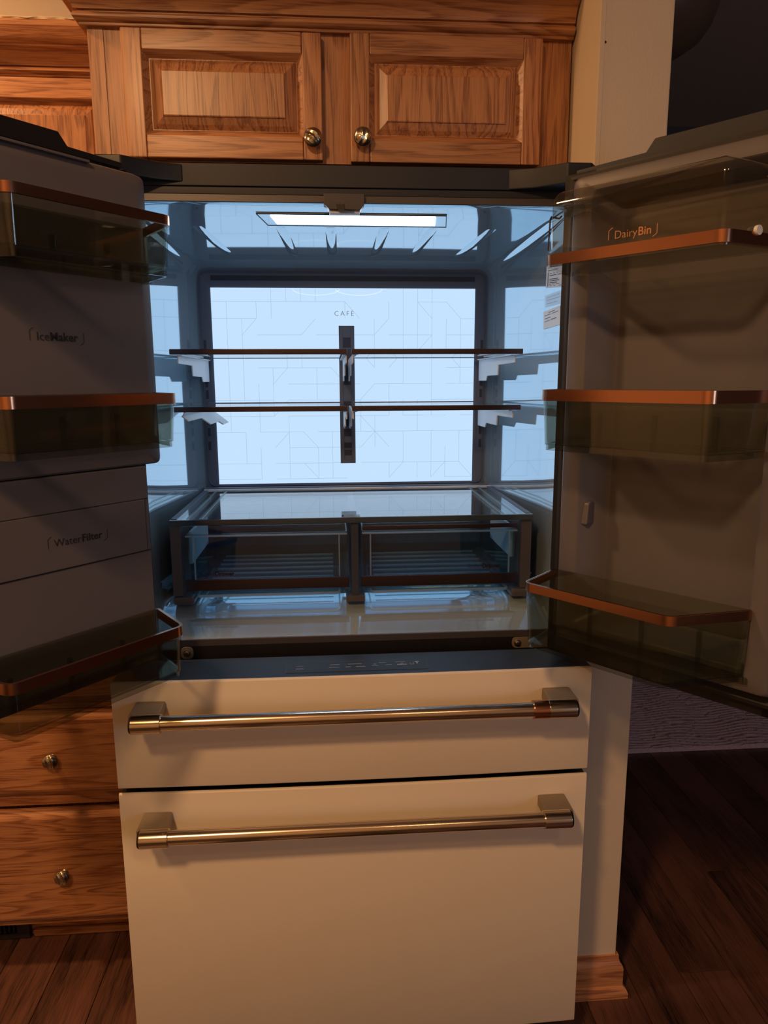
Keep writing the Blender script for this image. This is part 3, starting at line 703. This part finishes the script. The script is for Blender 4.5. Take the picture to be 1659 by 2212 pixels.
# lower hinge plates with bolt
for sx, xb in ((-1, -.3415), (1, .344)):
    hp = MB(); hp.prism(rpoly([(xb-.013*1, .8605), (xb+.013, .8605), (xb+.013, .8865), (xb-.013, .8865)] if sx < 0 else [(xb-.012, .8625), (.43, .8625), (.43, .8865), (xb-.012, .8865)], .011, 5), -.0035, -.0005, 'y')
    hp = hp.build('lower_hinge', 'block', F, bevel=.0006)
    MB().cyl((xb, -.0035, .874), (xb, -.0050, .874), .0075, 20).cyl((xb, -.005, .874), (xb, -.0095, .874), .0045, 6).build('bolt', 'bolt', hp, bevel=.0004)
# upper hinge covers on the cabinet top
for sx in (-1, 1):
    q = [(.300, .10), (.455, .10), (.455, -.035), (.440, -.056), (.395, -.056), (.345, -.018), (.300, -.004)]
    hc = MB(); hc.prism([(sx*x, y) for x, y in q], 1.7755 if sx < 0 else 1.770, 1.806)
    hc.build('hinge_cover', 'black' if sx < 0 else 'charcoal', F, bevel=.003)

# ================================================================== doors (in their own frame: a along, b inward, z up)
def frame(E, th, right):
    t = math.radians(th)
    if right: u = (-math.cos(t), -math.sin(t)); n = (-math.sin(t), math.cos(t))
    else: u = (math.cos(t), -math.sin(t)); n = (math.sin(t), math.cos(t))
    f = lambda a, b, z: (E[0]+a*u[0]+b*n[0], E[1]+a*u[1]+b*n[1], z)
    f.u = Vector((*u, 0)); f.n = Vector((*n, 0)); return f
TR = frame((.367, -.174), 129, True); TL = frame((-.334, -.152), 129.5, False)

def door_shell(T, a0, a1, lab, bi=-.060, gb=-.040):
    mb = MB(T); mb.prism(rpoly([(a0, -.145), (a1, -.145), (a1, bi), (a0, bi)], [.012, .012, .002, .002], 4), .905, 1.765)
    d = mb.build('door', 'white', F, smooth=40, label=lab)
    mb = MB(T); x0, x1 = a0+.001, a1-.001
    for q in ((x0, .02 if gb > bi else .04, .9055, 1.764), (.352, x1, .9055, 1.764), (x0, x1, .9055, .965), (x0, x1, 1.730, 1.764)): mb.box(q[0], q[1], bi-.001, gb+.0035, q[2], q[3])
    mb.build('inner_plate', 'black', d)
    # moulded cap on top of the door, stepped near the hinge
    mb = MB(T); mb.prism([(a0+.012, 1.765), (a1-.002, 1.765), (a1-.002, 1.794), (.112, 1.794), (.098, 1.776), (a0+.012, 1.774)], -.138, bi+.008, 'y')
    mb.build('top_cap', 'black' if T is TL else 'charcoal', d, bevel=.0015)
    # gasket bellows
    mb = MB(T); g0 = a0+.018; o = [(g0, .925), (.392, .925), (.392, 1.757), (g0, 1.757)]; i_ = [(g0+.02, .945), (.372, .945), (.372, 1.742), (g0+.02, 1.742)]; k = gb+.040
    secs = [[(x, -.037+k, z) for x, z in o], [(x, -.024+k, z) for x, z in o], [(x+(.006 if x < .1 else -.006), -.0225+k, z+(.006 if z < 1.2 else -.006)) for x, z in o], [(x, -.030+k, z) for x, z in i_], [(x, -.037+k, z) for x, z in i_]]
    mb.loft(secs); mb.build('gasket', 'gasket', d)
    return d
RD = door_shell(TR, -.040, .412, 'right door swung open, dark liner with three clear bins')
LD = door_shell(TL, -.010, .412, 'left door swung open, dark liner with ice maker housing', -.060, -.060)

# right liner: raised perimeter with a recessed panel
def rz(b, a0, a1, z0, z1, r=.012): return [(x, b, z) for x, z in rpoly([(a0, z0), (a1, z0), (a1, z1), (a0, z1)], r, 4)]
mb = MB(TR)
secs = [rz(-.037, -.008, .378, .944, 1.750), rz(-.010, -.003, .373, .949, 1.748), rz(-.002, .001, .369, .952, 1.745), rz(0, .004, .366, .955, 1.742),
        rz(0, .033, .337, .984, 1.722), rz(-.003, .037, .333, .988, 1.719), rz(-.046, .060, .310+.018, 1.005, 1.706, .02), rz(-.052, .068, .320, 1.013, 1.700, .02)]
mb.loft(secs); mb.add(secs[-1], [tuple(range(len(secs[-1])))])
RL = mb.build('door_liner', 'doorliner', RD, smooth=35)
mb = MB(TR); mb.prism([(-.030, 1.168), (-.030, 1.206), (-.020, 1.210), (-.010, 1.206), (-.006, 1.168)], .038, .052, 'x'); mb.build('bin_peg', 'doorliner', RD, bevel=.003)
# left liner: flat fronted housing with inset lower half, gap line and filter cover
mb = MB(TL)
secs = [rz(-.057, .006, .378, 1.281, 1.752), rz(-.012, .001, .374, 1.281, 1.748), rz(-.003, 0, .371, 1.281, 1.744), rz(0, .004, .366, 1.284, 1.740), rz(.0012, .018, .352, 1.30, 1.728)]
mb.loft(secs); mb.add(secs[-1], [tuple(range(len(secs[-1])))]); mb.build('ice_maker_housing', 'doorliner', LD, smooth=35)
mb = MB(TL); mb.box(.031, .366, -.058, .0, .945, 1.2795); LL = mb.build('door_liner', 'doorliner', LD, bevel=.004)
mb = MB(TL); mb.prism([(.041, 1.1345), (.360, 1.1345), (.360, 1.2225), (.041, 1.2225)], -.004, .0022, 'y'); mb.build('filter_cover', 'doorliner', LD, bevel=.0012)
mb = MB(TL)
for z in (1.2232, 1.1333): mb.box(.034, .366, .0, .0005, z-.0008, z+.0008)
mb.box(.0395, .0408, 0, .0005, 1.1333, 1.2232); mb.build('cover_seam', 'mark', LD)
mb = MB(TL); mb.box(.100, .330, -.02, .006, 1.742, 1.746); mb.build('grip_lip', 'doorliner', LD, bevel=.001)

def brackets(T, a_left, a_right, zlo, zhi, b, mat, parent, sgn):
    """the pair of corner marks round a word"""
    w = .0009; mb = MB(T)
    def seg(p, q):
        p, q = Vector(p), Vector(q); d = (q-p).normalized(); nr = Vector((-d.y, d.x))*w/2
        mb.quad((p.x+nr.x, b, p.y+nr.y), (q.x+nr.x, b, q.y+nr.y), (q.x-nr.x, b, q.y-nr.y), (p.x-nr.x, b, p.y-nr.y))
    h = zhi-zlo
    seg((a_left, zlo+h*.2), (a_left, zhi-h*.18)); seg((a_left, zhi-h*.18), (a_left+sgn*.006, zhi))
    seg((a_right, zlo+h*.18), (a_right, zhi-h*.2)); seg((a_right, zlo+h*.18), (a_right-sgn*.006, zlo))
    mb.build('corner_mark', mat, parent)
def word(T, thin, bold, size, a, z, b, sgn, mat, parent):
    ux = T.u*sgn
    p = Vector(T(a, b, z)); _, w = text('lettering', thin, size, p, ux, (0, 0, 1), mat, parent, bold=-.0002)
    p2 = Vector(T(a+sgn*(w+size*.06), b, z)); _, w2 = text('lettering', bold, size, p2, ux, (0, 0, 1), mat, parent, bold=size*.011)
    brackets(T, a-sgn*size*.55, a+sgn*(w+w2+size*.6), z-size*.30, z+size*1.0, b+.0003, mat, parent, sgn)
word(TL, 'Ice', 'Maker', .0175, .206, 1.4795, .0018, -1, 'mark', LD)
word(TL, 'Water', 'Filter', .0170, .208, 1.1715, .0026, -1, 'mark', LD)

# --- door bins (lift-out trays): part > rim, ribs, lettering
def door_bin(T, pts, z0, z1, rim, mat, lab, lip=.009, r=(.004, .014, .014, .004), front_only=True, end='right'):
    out = rpoly(pts, list(r), 5)
    mb = MB(T); mb.tray(out, z0, z1, .003, .005); bn = mb.build('door_bin', mat, F, smooth=35, label=lab)
    n = len(out)
    ids = list(range(n))
    first = 0 if r[0] <= 0 else 6
    # rim runs along free sides (not against the door)
    rng = list(range(first-1 if first else 0, n-(5 if r[3] > 0 else 0)))
    mb = MB(T); mb.band(out, rim[0], rim[1], .0016, .005, rng); mb.build('rim', 'copper', bn, smooth=30)
    low = offs(out, -.006)
    mb = MB(T); mb.band(low, z0-lip, z0+.001, -.001, .0035, None); mb.build('foot_lip', mat, bn, smooth=35)
    # inner ribs and rear hook lugs
    a0 = min(p[0] for p in pts); a1 = max(p[0] for p in pts)
    for k in range(3):
        a = a0+(a1-a0)*(.22+.28*k); mb = MB(T); mb.box(a, a+.006, .004, .012, z0+.003, z0+(z1-z0)*.55); mb.build('rib', mat, bn, bevel=.001)
    return bn
# corners run: door side at hinge end, front at hinge end, front at free end, door side at free end
door_bin(TR, [(-.002, .004), (.012, .118), (.266, .118), (.338, -.002)], .975, 1.0815, (1.0665, 1.0815), 'smoke', 'lowest clear smoked bin of the right door with copper rim')
door_bin(TR, [(-.002, .004), (.033, .118), (.301, .118), (.338, -.002)], 1.3165, 1.4035, (1.3865, 1.4040), 'smoke', 'middle clear smoked bin of the right door with copper rim')
door_bin(TL, [(.030, .004), (.0635, .115), (.349, .115), (.368, .002)], .950, 1.027, (1.0115, 1.0275), 'smoke', 'lowest clear smoked bin of the left door with copper rim')
door_bin(TL, [(.010, .004), (.0525, .115), (.317, .115), (.345, .002)], 1.3275, 1.4010, (1.3855, 1.4015), 'smoke', 'middle clear smoked bin of the left door with copper rim')
door_bin(TL, [(.010, .004), (.0445, .115), (.291, .115), (.330, .002)], 1.5885, 1.6620, (1.6490, 1.6625), 'smoke', 'upper clear smoked bin of the left door with copper rim', lip=.013)
# dairy bin: shallow tray with copper band and a rolled clear cover
pts = [(-.002, .004), (.034, .118), (.303, .118), (.338, .0)]; out = rpoly(pts, [.004, .012, .014, .004], 5)
mb = MB(TR); mb.tray(out, 1.590, 1.609, .003, .002); DB = mb.build('door_bin', 'smoke', F, smooth=35, label='upper covered dairy bin of the right door with copper band')
mb = MB(TR); mb.band(out, 1.5925, 1.6085, .0018, .005, list(range(5, len(out)-5))); mb.build('rim', 'copper', DB, smooth=30)
inn = offs(out, -.003)
def inset(d, z): return [(*p, z) for p in offs(inn, -d)]
secs = [inset(0, 1.6095), inset(.001, 1.680), inset(.003, 1.690), inset(.008, 1.697), inset(.015, 1.701), inset(.022, 1.7022)]
mb = MB(TR); mb.loft(secs); mb.add(secs[-1], [tuple(range(len(secs[-1])))]); mb.build('flip_cover', 'cover', DB, smooth=60)
mb = MB(TR); mb.cyl((.020, .050, 1.683), (.052, .050, 1.683), .0085, 20); mb.build('hinge_pin', 'clear', DB, smooth=40)
mb = MB(TR); mb.tube([(.020, .060, 1.676), (.021, .068, 1.671), (.0245, .095, 1.669), (.026, .100, 1.664), (.026, .103, 1.618)], .0013, 8); mb.build('cover_edge', 'gasket', DB, smooth=True)
mb = MB(TR); mb.tube([(.3285, .020, 1.612), (.3265, .022, 1.64), (.325, .022, 1.672), (.323, .032, 1.679), (.322, .045, 1.6795)], .0015, 8); mb.build('cover_edge', 'gasket', DB, smooth=True)
mb = MB(TR); mb.cyl((.3195, .062, 1.6105), (.3245, .0632, 1.6105), .0065, 20); mb.build('pivot_button', 'label', DB, bevel=.0006)
word(TR, 'Dairy', 'Bin', .0158, .1475, 1.6165, .1186, 1, 'copper_ink', DB)
